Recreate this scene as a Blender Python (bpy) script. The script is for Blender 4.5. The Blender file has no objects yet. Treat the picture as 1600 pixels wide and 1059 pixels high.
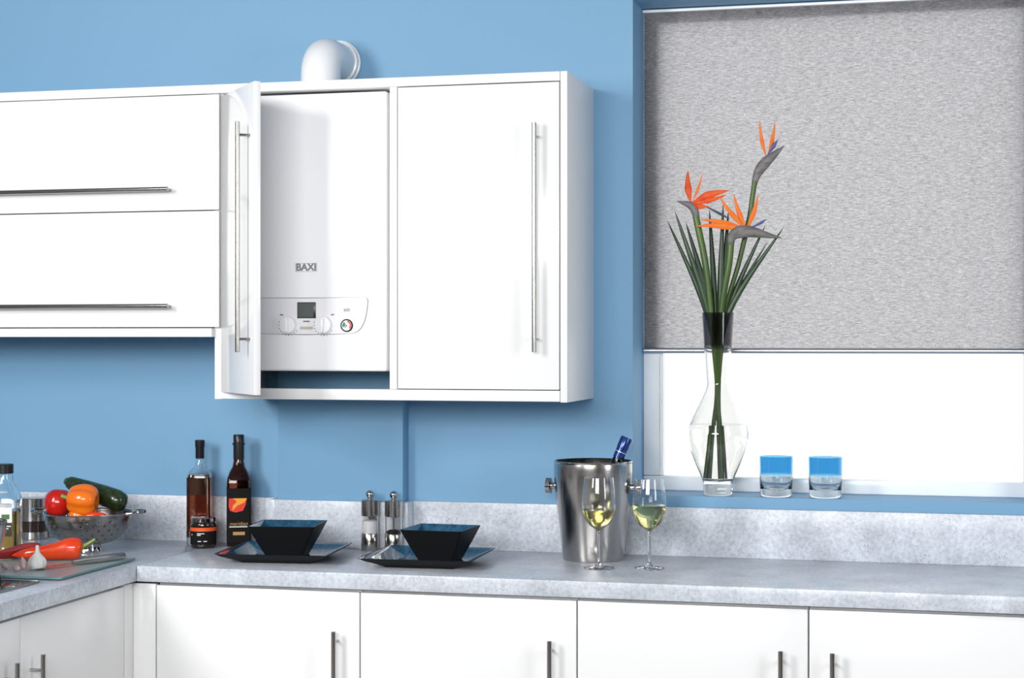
import bpy, bmesh, math, random
from mathutils import Vector, Matrix
random.seed(7)
D = bpy.data
SC = bpy.context.scene
COL = SC.collection
PI = math.pi

# ---------------------------------------------------------------- camera, light, exposure
cam_d = D.cameras.new('camera'); cam = D.objects.new('camera', cam_d); COL.objects.link(cam)
cam.location = (2.164, -5.063, 1.541)
cam.rotation_euler = (PI / 2, 0, 0.2489)
cam_d.sensor_width = 36.0; cam_d.lens = 2733.0 / 1600.0 * 36.0
cam_d.clip_start = 0.05
SC.camera = cam
SC.view_settings.view_transform = 'Standard'
SC.view_settings.look = 'None'
SC.view_settings.gamma = 1.0
SC.view_settings.exposure = 0.0
SC.view_settings.use_curve_mapping = False

world = D.worlds.new('world'); SC.world = world; world.use_nodes = True
wn = world.node_tree.nodes['Background']
wn.inputs[0].default_value = (0.96, 0.98, 1.0, 1); wn.inputs[1].default_value = 1.42   # overcast white daylight outside


def area(name, loc, target, w, h, power, col=(1, 1, 1)):
    l = D.lights.new(name, 'AREA'); l.shape = 'RECTANGLE'; l.size = w; l.size_y = h
    l.energy = power; l.color = col
    o = D.objects.new(name, l); COL.objects.link(o); o.location = loc
    o.rotation_euler = (Vector(target) - Vector(loc)).to_track_quat('-Z', 'Y').to_euler()
    return o


area('softbox_key', (-1.05, -3.7, 2.58), (0.35, 0, 1.2), 0.8, 1.5, 94)
area('softbox_side', (3.75, -2.0, 1.9), (1.0, -0.2, 1.3), 0.6, 1.5, 26, (0.90, 0.95, 1.0))
area('softbox_front', (1.2, -5.9, 2.30), (0.9, 0, 1.3), 2.6, 1.1, 172)

# ---------------------------------------------------------------- materials
MATS = {}


def srgb(r, g, b):
    f = lambda c: c / 12.92 if c <= 0.04045 else ((c + 0.055) / 1.055) ** 2.4
    return (f(r / 255), f(g / 255), f(b / 255), 1)


def pm(name, col, rough=0.5, metal=0.0, trans=0.0, ior=1.45, coat=0.0, spec=0.5, emit=None):
    if name in MATS: return MATS[name]
    m = D.materials.new(name); m.use_nodes = True
    b = m.node_tree.nodes['Principled BSDF']
    b.inputs['Base Color'].default_value = (*col[:3], 1)
    b.inputs['Roughness'].default_value = rough
    b.inputs['Metallic'].default_value = metal
    b.inputs['Transmission Weight'].default_value = trans
    b.inputs['IOR'].default_value = ior
    b.inputs['Coat Weight'].default_value = coat
    b.inputs['Coat Roughness'].default_value = 0.04
    b.inputs['Specular IOR Level'].default_value = spec
    MATS[name] = m
    return m


def nodes(m): return m.node_tree.nodes, m.node_tree.links, m.node_tree.nodes['Principled BSDF']


def noise(n, l, vec, scale, detail=4, rough=0.6):
    t = n.new('ShaderNodeTexNoise'); t.inputs['Scale'].default_value = scale
    t.inputs['Detail'].default_value = detail; t.inputs['Roughness'].default_value = rough
    l.new(vec, t.inputs['Vector']); return t


def ramp(n, l, fac, stops):
    r = n.new('ShaderNodeValToRGB'); e = r.color_ramp.elements
    while len(e) < len(stops): e.new(0.5)
    for k, (p, c) in enumerate(stops): e[k].position = p; e[k].color = (*c[:3], 1)
    l.new(fac, r.inputs['Fac']); return r


def mulmix(n, l, a, b, fac=1.0):
    x = n.new('ShaderNodeMix'); x.data_type = 'RGBA'; x.blend_type = 'MULTIPLY'; x.inputs[0].default_value = fac
    l.new(a, x.inputs[6]); l.new(b, x.inputs[7]); return x.outputs[2]


def position(n): return n.new('ShaderNodeNewGeometry').outputs['Position']


def mapped(n, l, vec, sx, sy, sz):
    t = n.new('ShaderNodeMapping'); t.inputs['Scale'].default_value = (sx, sy, sz)
    l.new(vec, t.inputs['Vector']); return t.outputs['Vector']


# painted wall
M_WALL = pm('blue_emulsion_paint', (0.176, 0.362, 0.548), 0.55)
n, l, b = nodes(M_WALL)
t = noise(n, l, position(n), 140, 3); bp = n.new('ShaderNodeBump'); bp.inputs['Strength'].default_value = 0.03
l.new(t.outputs['Fac'], bp.inputs['Height']); l.new(bp.outputs['Normal'], b.inputs['Normal'])
M_ROOM = pm('grey_plaster', (0.22, 0.22, 0.225), 0.8)
M_FLOOR = pm('grey_floor_vinyl', (0.22, 0.21, 0.20), 0.5)
M_WHITE = pm('white_gloss_lacquer', (0.87, 0.87, 0.865), 0.16, coat=0.3)
M_EDGE = pm('white_melamine', (0.84, 0.84, 0.84), 0.35)
M_CREAM = pm('white_satin_lacquer', (0.86, 0.85, 0.84), 0.22)
M_BOILER = pm('boiler_white_enamel', (0.93, 0.93, 0.95), 0.3)
M_UPVC = pm('white_upvc', (0.92, 0.94, 0.95), 0.25)
M_FLUE = pm('white_flue_plastic', (0.86, 0.87, 0.88), 0.22)

# grey concrete-look laminate
M_STONE = pm('grey_concrete_laminate', (0.4, 0.4, 0.42), 0.30)
n, l, b = nodes(M_STONE); pos = position(n)
t1 = noise(n, l, pos, 9, 6, 0.65); r1 = ramp(n, l, t1.outputs['Fac'], [(0.30, (0.46, 0.49, 0.54)), (0.70, (0.68, 0.72, 0.78))])
t2 = noise(n, l, pos, 90, 4, 0.7); r2 = ramp(n, l, t2.outputs['Fac'], [(0.33, (0.80, 0.80, 0.81)), (0.5, (1, 1, 1)), (0.68, (1.17, 1.17, 1.17))])
c1 = mulmix(n, l, r1.outputs['Color'], r2.outputs['Color'])
v = n.new('ShaderNodeTexNoise'); v.inputs['Scale'].default_value = 210; v.inputs['Detail'].default_value = 2
l.new(pos, v.inputs['Vector'])
r3 = ramp(n, l, v.outputs['Fac'], [(0.30, (0.35, 0.35, 0.36)), (0.37, (1, 1, 1))])
t4 = noise(n, l, pos, 14, 2); r4 = ramp(n, l, t4.outputs['Fac'], [(0.5, (0, 0, 0)), (0.62, (1, 1, 1))])
x = n.new('ShaderNodeMix'); x.data_type = 'RGBA'; x.blend_type = 'MULTIPLY'
l.new(r4.outputs['Color'], x.inputs[0]); l.new(c1, x.inputs[6]); l.new(r3.outputs['Color'], x.inputs[7])
l.new(x.outputs[2], b.inputs['Base Color'])
bp = n.new('ShaderNodeBump'); bp.inputs['Strength'].default_value = 0.05; bp.inputs['Distance'].default_value = 0.002
l.new(t2.outputs['Fac'], bp.inputs['Height']); l.new(bp.outputs['Normal'], b.inputs['Normal'])

# brushed metals
def brushed(name, col, rough, sx, sy, sz):
    m = pm(name, col, rough, 1.0); n, l, b = nodes(m)
    t = noise(n, l, mapped(n, l, n.new('ShaderNodeTexCoord').outputs['Object'], sx, sy, sz), 1.0, 3)
    r = n.new('ShaderNodeMapRange'); r.inputs['To Min'].default_value = rough * 0.75; r.inputs['To Max'].default_value = rough * 1.35
    l.new(t.outputs['Fac'], r.inputs['Value']); l.new(r.outputs['Result'], b.inputs['Roughness'])
    return m


M_STEEL = brushed('brushed_stainless_steel', (0.50, 0.48, 0.46), 0.19, 40, 40, 900)
M_CHROME = pm('polished_steel', (0.56, 0.55, 0.54), 0.09, 1.0)
M_HANDLE = pm('satin_nickel', (0.42, 0.40, 0.375), 0.17, 1.0)
M_ALU = pm('anodised_aluminium', (0.58, 0.60, 0.63), 0.35, 1.0)
M_BLACK = pm('black_plastic', (0.012, 0.012, 0.013), 0.3)
M_DARKSEAL = pm('dark_grey_gap_seal', (0.05, 0.05, 0.05), 0.7)
M_GLAZE = pm('black_stoneware_glaze', (0.010, 0.010, 0.011), 0.5, spec=0.15)
M_BLUEGLAZE = pm('petrol_blue_glaze', (0.012, 0.075, 0.14), 0.10, coat=0.5)
n, l, b = nodes(M_BLUEGLAZE)
t = noise(n, l, position(n), 60, 5, 0.7); r = ramp(n, l, t.outputs['Fac'], [(0.3, (0.006, 0.03, 0.07)), (0.7, (0.02, 0.13, 0.23))])
l.new(r.outputs['Color'], b.inputs['Base Color'])
M_GLASS = pm('clear_glass', (1, 1, 1), 0.0, trans=1.0, ior=1.46)
M_WATER = pm('water', (0.97, 0.98, 0.96), 0.0, trans=1.0, ior=1.33)
M_WINE = pm('white_wine', (0.86, 0.80, 0.36), 0.0, trans=1.0, ior=1.34)
M_OIL = pm('olive_oil', (0.50, 0.33, 0.08), 0.0, trans=1.0, ior=1.46)
M_BRANDY = pm('brown_liquor', (0.42, 0.12, 0.05), 0.0, trans=1.0, ior=1.36)
M_BROWNGLASS = pm('brown_glass', (0.30, 0.09, 0.05), 0.02, trans=1.0, ior=1.46)
M_GREENGLASS = pm('green_bottle_glass', (0.22, 0.25, 0.06), 0.03, trans=1.0, ior=1.46)
M_FOIL = pm('blue_foil_capsule', (0.012, 0.04, 0.20), 0.22, 0.4, coat=0.5)
M_LABELBLACK = pm('black_paper_label', (0.010, 0.009, 0.009), 0.8, spec=0.15)
M_LABELWHITE = pm('white_paper_label', (0.8, 0.8, 0.8), 0.6)
M_GOLD = pm('gold_print', (0.45, 0.25, 0.08), 0.4)
M_WHITEPRINT = pm('white_print', (0.75, 0.75, 0.75), 0.5)
M_GREYPRINT = pm('grey_print', (0.22, 0.22, 0.23), 0.5)
M_ORANGEBAND = pm('orange_print', (0.80, 0.10, 0.015), 0.5)
M_SALT = pm('white_salt', (0.85, 0.86, 0.88), 0.8)
M_PEPPERCORN = pm('black_peppercorns', (0.02, 0.014, 0.01), 0.7)
M_BOARD = pm('frosted_green_glass', (0.52, 0.62, 0.62), 0.28, trans=0.25, ior=1.45)
M_BOARDEDGE = pm('glass_board_edge', (0.16, 0.30, 0.32), 0.12)


def graded_glass(name, c_top, c_bottom, z0, z1):
    m = pm(name, (1, 1, 1), 0.0, trans=1.0, ior=1.46); n, l, b = nodes(m)
    s = n.new('ShaderNodeSeparateXYZ'); l.new(n.new('ShaderNodeTexCoord').outputs['Object'], s.inputs[0])
    r = n.new('ShaderNodeMapRange'); r.inputs['From Min'].default_value = z0; r.inputs['From Max'].default_value = z1
    l.new(s.outputs['Z'], r.inputs['Value'])
    c = ramp(n, l, r.outputs['Result'], [(0, c_bottom), (1, c_top)]); l.new(c.outputs['Color'], b.inputs['Base Color'])
    return m


M_VASE = graded_glass('smoke_tinted_glass', (0.30, 0.29, 0.31), (0.915, 0.91, 0.89), 0.424, 0.440)
M_TUMBLER = graded_glass('blue_tinted_glass', (0.20, 0.52, 0.76), (0.97, 0.98, 0.98), 0.058, 0.066)


def veg(name, c1, c2, scale=18, rough=0.18, stretch=(1, 1, 1)):
    m = pm(name, c1, rough, coat=0.3); n, l, b = nodes(m)
    t = noise(n, l, mapped(n, l, n.new('ShaderNodeTexCoord').outputs['Object'], *stretch), scale, 4)
    r = ramp(n, l, t.outputs['Fac'], [(0.35, c1), (0.68, c2)]); l.new(r.outputs['Color'], b.inputs['Base Color'])
    return m


M_REDPEPPER = veg('red_pepper_skin', (0.72, 0.035, 0.006), (0.80, 0.075, 0.010))
M_DARKRED = veg('dark_red_pepper_skin', (0.28, 0.010, 0.008), (0.42, 0.018, 0.012))
M_TOMATO = veg('red_tomato_skin', (0.50, 0.010, 0.008), (0.62, 0.018, 0.010))
M_ORANGE = veg('orange_pepper_skin', (0.85, 0.16, 0.008), (0.90, 0.21, 0.012))
M_COURGETTE = veg('courgette_skin', (0.010, 0.022, 0.008), (0.030, 0.055, 0.018), 60, 0.25)
M_STALK = veg('green_stalk', (0.16, 0.26, 0.03), (0.30, 0.38, 0.07), 40, 0.4)
M_GARLIC = veg('garlic_skin', (0.88, 0.87, 0.84), (0.93, 0.92, 0.90), 30, 0.55)
M_CLOVE = veg('pink_garlic_clove', (0.72, 0.45, 0.45), (0.82, 0.72, 0.70), 40, 0.5)
M_LEAF = veg('dark_green_leaf', (0.014, 0.036, 0.014), (0.034, 0.075, 0.024), 30, 0.35, (1, 1, 0.1))
M_STEM = veg('green_flower_stem', (0.045, 0.095, 0.018), (0.10, 0.17, 0.028), 25, 0.35, (1, 1, 0.1))
M_SPATHE = veg('grey_green_spathe', (0.085, 0.105, 0.055), (0.24, 0.20, 0.235), 38, 0.5, (0.6, 1, 1.6))
M_PETAL = veg('orange_petal', (0.78, 0.135, 0.004), (0.84, 0.21, 0.010), 30, 0.55)
M_PETALRED = veg('red_orange_petal', (0.66, 0.045, 0.004), (0.78, 0.13, 0.008), 30, 0.55)
for m_ in (M_PETAL, M_PETALRED, M_SPATHE, M_GARLIC, M_CLOVE, M_LEAF, M_STEM): m_.node_tree.nodes['Principled BSDF'].inputs['Coat Weight'].default_value = 0.0
M_TONGUE = pm('violet_blue_petal', (0.06, 0.06, 0.22), 0.4)

# woven roller-blind cloth, lets daylight through
M_BLIND = D.materials.new('woven_blind_cloth'); M_BLIND.use_nodes = True
n = M_BLIND.node_tree.nodes; l = M_BLIND.node_tree.links
for q in list(n): n.remove(q)
out = n.new('ShaderNodeOutputMaterial'); pos = position(n)
ta = noise(n, l, mapped(n, l, pos, 55, 1, 420), 1.0, 4, 0.8)
tb = noise(n, l, mapped(n, l, pos, 420, 1, 160), 1.0, 2, 0.6)
ra = ramp(n, l, ta.outputs['Fac'], [(0.30, (0.34, 0.325, 0.325)), (0.50, (0.62, 0.60, 0.60)), (0.64, (0.84, 0.825, 0.82))])
rb = ramp(n, l, tb.outputs['Fac'], [(0.35, (0.85, 0.85, 0.85)), (0.65, (1.1, 1.1, 1.1))])
cc = mulmix(n, l, ra.outputs['Color'], rb.outputs['Color'])
sh1 = n.new('ShaderNodeMix'); sh1.data_type = 'RGBA'; sh1.blend_type = 'MULTIPLY'; sh1.inputs[0].default_value = 1
l.new(cc, sh1.inputs[6]); sh1.inputs[7].default_value = (0.09, 0.085, 0.11, 1)
df = n.new('ShaderNodeBsdfDiffuse'); l.new(sh1.outputs[2], df.inputs['Color'])
tr = n.new('ShaderNodeBsdfTranslucent'); l.new(cc, tr.inputs['Color'])
ad = n.new('ShaderNodeMixShader'); ad.inputs[0].default_value = 0.72
l.new(df.outputs[0], ad.inputs[1]); l.new(tr.outputs[0], ad.inputs[2]); l.new(ad.outputs[0], out.inputs['Surface'])
MATS['blind'] = M_BLIND

# thin window pane
M_PANE = D.materials.new('window_pane_glass'); M_PANE.use_nodes = True
n = M_PANE.node_tree.nodes; l = M_PANE.node_tree.links
for q in list(n): n.remove(q)
out = n.new('ShaderNodeOutputMaterial'); tp = n.new('ShaderNodeBsdfTransparent'); gl = n.new('ShaderNodeBsdfGlossy')
gl.inputs['Roughness'].default_value = 0.0; mx = n.new('ShaderNodeMixShader'); mx.inputs[0].default_value = 0.03
l.new(tp.outputs[0], mx.inputs[1]); l.new(gl.outputs[0], mx.inputs[2]); l.new(mx.outputs[0], out.inputs['Surface'])

# ---------------------------------------------------------------- mesh helpers (all built in world coordinates)
def mk(name, bm, mat, parent=None, smooth=False, angle=40):
    """link a bmesh as ONE object whose origin sits at the bottom centre of its shape"""
    bmesh.ops.recalc_face_normals(bm, faces=bm.faces[:])
    vs = [v.co for v in bm.verts]
    lo = Vector((min(c[i] for c in vs) for i in range(3))); hi = Vector((max(c[i] for c in vs) for i in range(3)))
    org = Vector(((lo.x + hi.x) / 2, (lo.y + hi.y) / 2, lo.z))
    bmesh.ops.translate(bm, verts=bm.verts[:], vec=-org)
    me = D.meshes.new(name); bm.to_mesh(me); bm.free()
    for m in (mat if isinstance(mat, (list, tuple)) else [mat]): me.materials.append(m)
    if smooth:
        for p in me.polygons: p.use_smooth = True
        try: me.set_sharp_from_angle(angle=math.radians(angle))
        except Exception: pass
    o = D.objects.new(name, me); COL.objects.link(o)
    if parent is not None:
        o.parent = parent; o.location = org - world_loc(parent)
    else:
        o.location = org
    return o


def world_loc(o):
    v = Vector(o.location)
    while o.parent is not None: o = o.parent; v += Vector(o.location)
    return v


def tag(o, label=None, cat=None, group=None, kind=None):
    if label: o['label'] = label
    if cat: o['category'] = cat
    if group: o['group'] = group
    if kind: o['kind'] = kind
    return o


def thing(name, loc, label, cat, group=None):
    o = D.objects.new(name, None); o.empty_display_size = 0.05; COL.objects.link(o); o.location = loc
    return tag(o, label, cat, group)


def B(): return bmesh.new()


def box(bm, x0, x1, y0, y1, z0, z1, bev=0.0, seg=2, mi=0):
    v = [bm.verts.new(p) for p in ((x0, y0, z0), (x1, y0, z0), (x1, y1, z0), (x0, y1, z0), (x0, y0, z1), (x1, y0, z1), (x1, y1, z1), (x0, y1, z1))]
    fs = [bm.faces.new([v[i] for i in f]) for f in ((3, 2, 1, 0), (4, 5, 6, 7), (0, 1, 5, 4), (1, 2, 6, 5), (2, 3, 7, 6), (3, 0, 4, 7))]
    for q in fs: q.material_index = mi
    if bev > 0:
        es = list({e for q in fs for e in q.edges})
        bmesh.ops.bevel(bm, geom=es, offset=bev, segments=seg, affect='EDGES', profile=0.5)
    return bm


def bx(name, ext, mat, parent=None, bev=0.0015, seg=2):
    return mk(name, box(B(), *ext, bev=bev, seg=seg), mat, parent, smooth=bev > 0, angle=30)


def rings(bm, loops, close_start=True, close_end=True, mi=0):
    """loft through rings of equal length; a ring of one point is a pole"""
    prev = None
    for lp in loops:
        cur = [bm.verts.new(p) for p in lp]
        if prev is not None:
            if len(prev) == 1 and len(cur) > 1:
                for i in range(len(cur)): bm.faces.new((prev[0], cur[i], cur[(i + 1) % len(cur)])).material_index = mi
            elif len(cur) == 1 and len(prev) > 1:
                for i in range(len(prev)): bm.faces.new((prev[i], prev[(i + 1) % len(prev)], cur[0])).material_index = mi
            elif len(cur) > 1:
                k = len(cur)
                for i in range(k): bm.faces.new((prev[i], prev[(i + 1) % k], cur[(i + 1) % k], cur[i])).material_index = mi
        elif close_start and len(cur) > 2: bm.faces.new(cur[::-1]).material_index = mi
        prev = cur
    if close_end and len(prev) > 2: bm.faces.new(prev).material_index = mi
    return bm


def lathe(bm, prof, c, seg=40, mi=0, lobes=None, caps=True):
    """prof: (radius, z) pairs; c: (x, y, z0)"""
    L = []
    for r, z in prof:
        if r < 1e-6: L.append([(c[0], c[1], c[2] + z)])
        else:
            L.append([(c[0] + r * (lobes(a, z) if lobes else 1) * math.cos(a), c[1] + r * (lobes(a, z) if lobes else 1) * math.sin(a), c[2] + z)
                      for a in (2 * PI * i / seg for i in range(seg))])
    return rings(bm, L, caps, caps, mi)


def smoothprof(pts, n=6):
    """Catmull-Rom through (r, z) points"""
    out = []
    for i in range(len(pts) - 1):
        p0 = pts[max(i - 1, 0)]; p1 = pts[i]; p2 = pts[i + 1]; p3 = pts[min(i + 2, len(pts) - 1)]
        for k in range(n):
            t = k / n
            out.append(tuple(0.5 * (2 * p1[j] + (p2[j] - p0[j]) * t + (2 * p0[j] - 5 * p1[j] + 4 * p2[j] - p3[j]) * t * t + (3 * p1[j] - p0[j] - 3 * p2[j] + p3[j]) * t ** 3) for j in range(len(p1))))
    out.append(tuple(pts[-1])); return out


def rsq(cx, cy, z, hx, hy, r, rot=0.0, k=5):
    """rounded rectangle loop"""
    r = min(r, hx * 0.999, hy * 0.999); pts = []
    for qx, qy, a0 in ((1, 1, 0), (-1, 1, PI / 2), (-1, -1, PI), (1, -1, 1.5 * PI)):
        for i in range(k + 1):
            a = a0 + PI / 2 * i / k
            x = qx * (hx - r) + r * math.cos(a); y = qy * (hy - r) + r * math.sin(a)
            pts.append((cx + x * math.cos(rot) - y * math.sin(rot), cy + x * math.sin(rot) + y * math.cos(rot), z))
    return pts


def sweep(bm, pts, ra, rb=None, seg=10, side=None, mi=0):
    """tube along pts; ra / rb: half-widths across (a: in the plane normal to 'side', b: along 'side')"""
    pts = [Vector(p) for p in pts]; N = len(pts)
    ra = ra if isinstance(ra, (list, tuple)) else [ra] * N
    rb = ra if rb is None else (rb if isinstance(rb, (list, tuple)) else [rb] * N)
    L = []; ref = None
    for i, p in enumerate(pts):
        t = (pts[min(i + 1, N - 1)] - pts[max(i - 1, 0)]).normalized()
        if side is not None: s = Vector(side)
        else: s = ref if ref is not None else (Vector((0, 1, 0)) if abs(t.y) < 0.8 else Vector((1, 0, 0)))
        s = (s - t * s.dot(t)).normalized(); ref = s; u = t.cross(s)
        if ra[i] < 1e-6: L.append([tuple(p)])
        else: L.append([tuple(p + u * ra[i] * math.cos(a) + s * rb[i] * math.sin(a)) for a in (2 * PI * k / seg for k in range(seg))])
    return rings(bm, L, True, True, mi)


def cyl(bm, p0, p1, r, seg=20, bev=0.0, mi=0):
    p0 = Vector(p0); p1 = Vector(p1)
    if bev > 0:
        d = (p1 - p0).normalized() * bev
        return sweep(bm, [p0, p0 + d, p1 - d, p1], [r - bev, r, r, r - bev], seg=seg, mi=mi)
    return sweep(bm, [p0, p1], r, seg=seg, mi=mi)


def spline(pts, n=8): return smoothprof([tuple(p) for p in pts], n)


def text_mesh(name, body, size, centre, mat, parent, depth=0.0004, bold=0.0, rotz=0.0):
    cu = D.curves.new(name, 'FONT'); cu.body = body; cu.size = size; cu.extrude = depth; cu.offset = bold
    cu.align_x = 'CENTER'; cu.align_y = 'CENTER'
    tmp = D.objects.new(name, cu); COL.objects.link(tmp)
    me = D.meshes.new_from_object(tmp.evaluated_get(bpy.context.evaluated_depsgraph_get()))
    D.objects.remove(tmp); D.curves.remove(cu)
    bm = B(); bm.from_mesh(me); D.meshes.remove(me)
    bm.transform(Matrix.Translation(Vector(centre)) @ Matrix.Rotation(rotz, 4, 'Z') @ Matrix.Rotation(PI / 2, 4, 'X'))
    return mk(name, bm, mat, parent)


# ---------------------------------------------------------------- setting
XL, XR, YF, ZC = -2.7, 4.3, -7.2, 3.1
WX0, WX1, WZ0, WZ1 = 1.243, 2.405, 1.084, 2.537      # window opening
wb = B()
for e in ((XL, WX0, 0, 0.30, 0, ZC), (WX1, XR, 0, 0.30, 0, ZC), (WX0, WX1, 0, 0.30, 0, WZ0), (WX0, WX1, 0, 0.30, WZ1, ZC)): box(wb, *e)
bmesh.ops.remove_doubles(wb, verts=wb.verts[:], dist=1e-5)
tag(mk('wall_back', wb, M_WALL), 'sky blue painted kitchen wall with the window opening', kind='structure')
tag(bx('wall_boxing', (0.152, 0.553, -0.055, 0.002, 0.90, 2.05), M_WALL, bev=0.002), 'shallow blue boxed-in pipe chase below the boiler cabinet', kind='structure')
tag(bx('floor', (XL, XR, YF, 0.0, -0.05, 0.0), M_FLOOR, bev=0), 'grey kitchen floor', kind='structure')
tag(bx('ceiling', (XL, XR, YF, 0.3, ZC, ZC + 0.05), M_ROOM, bev=0), 'grey ceiling', kind='structure')
tag(bx('wall_left', (XL - 0.1, XL, YF, 0.3, 0, ZC), M_ROOM, bev=0), 'grey wall out of frame on the left', kind='structure')
tag(bx('wall_right', (XR, XR + 0.1, YF, 0.3, 0, ZC), M_ROOM, bev=0), 'grey wall out of frame on the right', kind='structure')
tag(bx('wall_front', (XL, XR, YF - 0.1, YF, 0, ZC), M_ROOM, bev=0), 'grey wall behind the camera', kind='structure')

# window
win = D.objects.new('window_1', None); COL.objects.link(win); win.location = (1.82, 0.2, WZ0)
tag(win, 'white plastic window behind the half lowered roller blind', kind='structure')
fy0, fy1 = 0.178, 0.245
bx('frame_stile', (WX0, WX0 + 0.048, fy0, fy1, WZ0 + 0.044, WZ1), M_UPVC, win, 0.003)
bx('frame_stile', (WX1 - 0.055, WX1, fy0, fy1, WZ0 + 0.044, WZ1), M_UPVC, win, 0.003)
bx('frame_rail', (WX0, WX1, fy0, fy1, WZ0, WZ0 + 0.043), M_UPVC, win, 0.003)
bx('frame_rail', (WX0 + 0.048, WX1 - 0.055, fy0, fy1, WZ1 - 0.045, WZ1), M_UPVC, win, 0.003)
bx('glazing_bead', (WX0 + 0.0482, WX0 + 0.057, fy0 + 0.012, fy1 - 0.01, WZ0 + 0.044, WZ1 - 0.045), M_UPVC, win, 0.002)
bx('pane', (WX0 + 0.05, WX1 - 0.05, 0.214, 0.218, WZ0 + 0.04, WZ1 - 0.04), M_PANE, win, 0)

# upstand (continuous grey strip along the wall)
ZW = 0.91; ZU = 1.052
up = D.objects.new('trim_1', None); COL.objects.link(up); up.location = (0.6, -0.02, ZW)
tag(up, 'grey concrete-look upstand along the back of the worktop', kind='structure')
for e in ((-0.95, 0.130, -0.020, 0.0, ZW, ZU), (0.130, 0.1515, -0.077, 0.0, ZW, ZU), (0.1515, 0.5535, -0.077, -0.0555, ZW, ZU),
          (0.5535, 0.575, -0.077, 0.0, ZW, ZU), (0.575, XR - 0.02, -0.020, 0.0, ZW, ZU)):
    bx('upstand_panel', e, M_STONE, up, 0.0012)

# ---------------------------------------------------------------- worktop and base units
wt = thing('worktop', (1.0, -0.3, 0.866), 'L-shaped grey concrete-look worktop with a square front edge', 'worktop')
bx('worktop_slab', (-0.0495, XR - 0.02, -0.60, 0.0, 0.866, ZW), M_STONE, wt, 0.003)
bx('worktop_slab', (-0.95, -0.0505, -1.95, 0.0, 0.866, ZW), M_STONE, wt, 0.003)


def bar_handle(parent, p0, p1, stand, r=0.0065, inset=0.04, mat=None):
    """bar from p0 to p1 with two posts reaching along 'stand' to the door"""
    p0 = Vector(p0); p1 = Vector(p1); s = Vector(stand); d = (p1 - p0).normalized(); bm = B()
    cyl(bm, p0, p1, r, 16, 0.001)
    for q in (p0 + d * inset, p1 - d * inset): cyl(bm, q, q + s, r * 0.62, 12)
    return mk('handle', bm, mat or M_HANDLE, parent, smooth=True)


def base_unit(x0, x1, label, hx):
    o = thing('base_cabinet', ((x0 + x1) / 2, -0.3, 0), label, 'cabinet')
    bx('carcass', (x0 + 0.001, x1 - 0.001, -0.558, -0.022, 0.15, 0.864), M_EDGE, o, 0.001)
    bx('plinth', (x0 + 0.001, x1 - 0.001, -0.50, -0.482, 0.0, 0.148), M_EDGE, o, 0.001)
    d = bx('door', (x0 + 0.002, x1 - 0.002, -0.58, -0.560, 0.16, 0.8555), M_WHITE, o, 0.002)
    bar_handle(d, (hx, -0.615, 0.43), (hx, -0.615, 0.753), (0, 0.036, 0), inset=0.03)
    return o


base_unit(0.0, 0.6, 'white base cabinet nearest the worktop corner, below the black bowls', 0.537)
base_unit(0.6, 1.2, 'white base cabinet below the ice bucket, second from the corner', 1.134)
base_unit(1.2, 1.8, 'white base cabinet right of the wine glasses, handle at its right edge', 1.733)
base_unit(1.8, 2.4, 'rightmost white base cabinet, handle at its left edge', 1.862)
cp = thing('corner_post', (-0.03, -0.56, 0), 'white filler strip in the inner corner of the base units', 'filler strip')
bx('filler', (-0.07, -0.002, -0.578, -0.56, 0.15, 0.858), M_WHITE, cp, 0.001)
bx('filler', (-0.0875, -0.0705, -0.63, -0.56, 0.15, 0.858), M_CREAM, cp, 0.001)


def side_unit(y0, y1, label, hy):
    o = thing('base_cabinet', (-0.5, (y0 + y1) / 2, 0), label, 'cabinet')
    bx('carcass', (-0.93, -0.092, y0 + 0.001, y1 - 0.001, 0.15, 0.864), M_EDGE, o, 0.001)
    bx('plinth', (-0.17, -0.152, y0 + 0.001, y1 - 0.001, 0, 0.148), M_EDGE, o, 0.001)
    d = bx('door', (-0.09, -0.07, y0 + 0.0015, y1 - 0.0015, 0.16, 0.8555), M_CREAM, o, 0.002)
    bar_handle(d, (-0.034, hy, 0.43), (-0.034, hy, 0.758), (-0.037, 0, 0), inset=0.04)


side_unit(-1.187, -0.632, 'satin white base cabinet of the left run, next to the corner', -1.14)
side_unit(-1.75, -1.187, 'satin white base cabinet at the far left edge, below the hob', -1.262)

# ---------------------------------------------------------------- wall cabinets
CY = -0.3634
ZT = 2.2785
lc = thing('wall_cabinet', (-0.43, -0.18, 1.547), 'white wall cabinet with two stacked flap doors and horizontal handles', 'cabinet')
bx('top_panel', (-0.95, 0.071, CY, 0, 2.2525, ZT), M_EDGE, lc)
bx('bottom_panel', (-0.95, 0.071, CY, 0, 1.547, 1.5725), M_EDGE, lc)
bx('side_panel', (-0.95, -0.932, CY, 0, 1.5726, 2.2524), M_EDGE, lc)
bx('back_panel', (-0.931, 0.070, -0.012, 0, 1.5726, 2.2524), M_EDGE, lc, 0)
for z0, z1, hz in ((1.9155, 2.2500, 1.976), (1.5755, 1.9125, 1.637)):
    d = bx('flap_door', (-0.930, 0.0945, CY - 0.001, CY + 0.018, z0, z1), M_WHITE, lc, 0.0015)
    bar_handle(d, (-0.81, CY - 0.036, hz), (-0.0495, CY - 0.036, hz), (0, 0.037, 0), inset=-0.002 + 0.012)
bc = thing('wall_cabinet', (0.6, -0.18, 1.366), 'tall white wall cabinet housing the boiler, left door open', 'cabinet')
bx('top_panel', (0.0715, 1.105, CY, 0, 2.2525, ZT), M_EDGE, bc)
bx('side_panel', (0.0715, 0.0990, CY + 0.0195, 0, 1.366, 2.2524), M_EDGE, bc)
bx('side_panel', (1.1065, 1.1265, CY, 0, 1.366, ZT), M_EDGE, bc)
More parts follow.
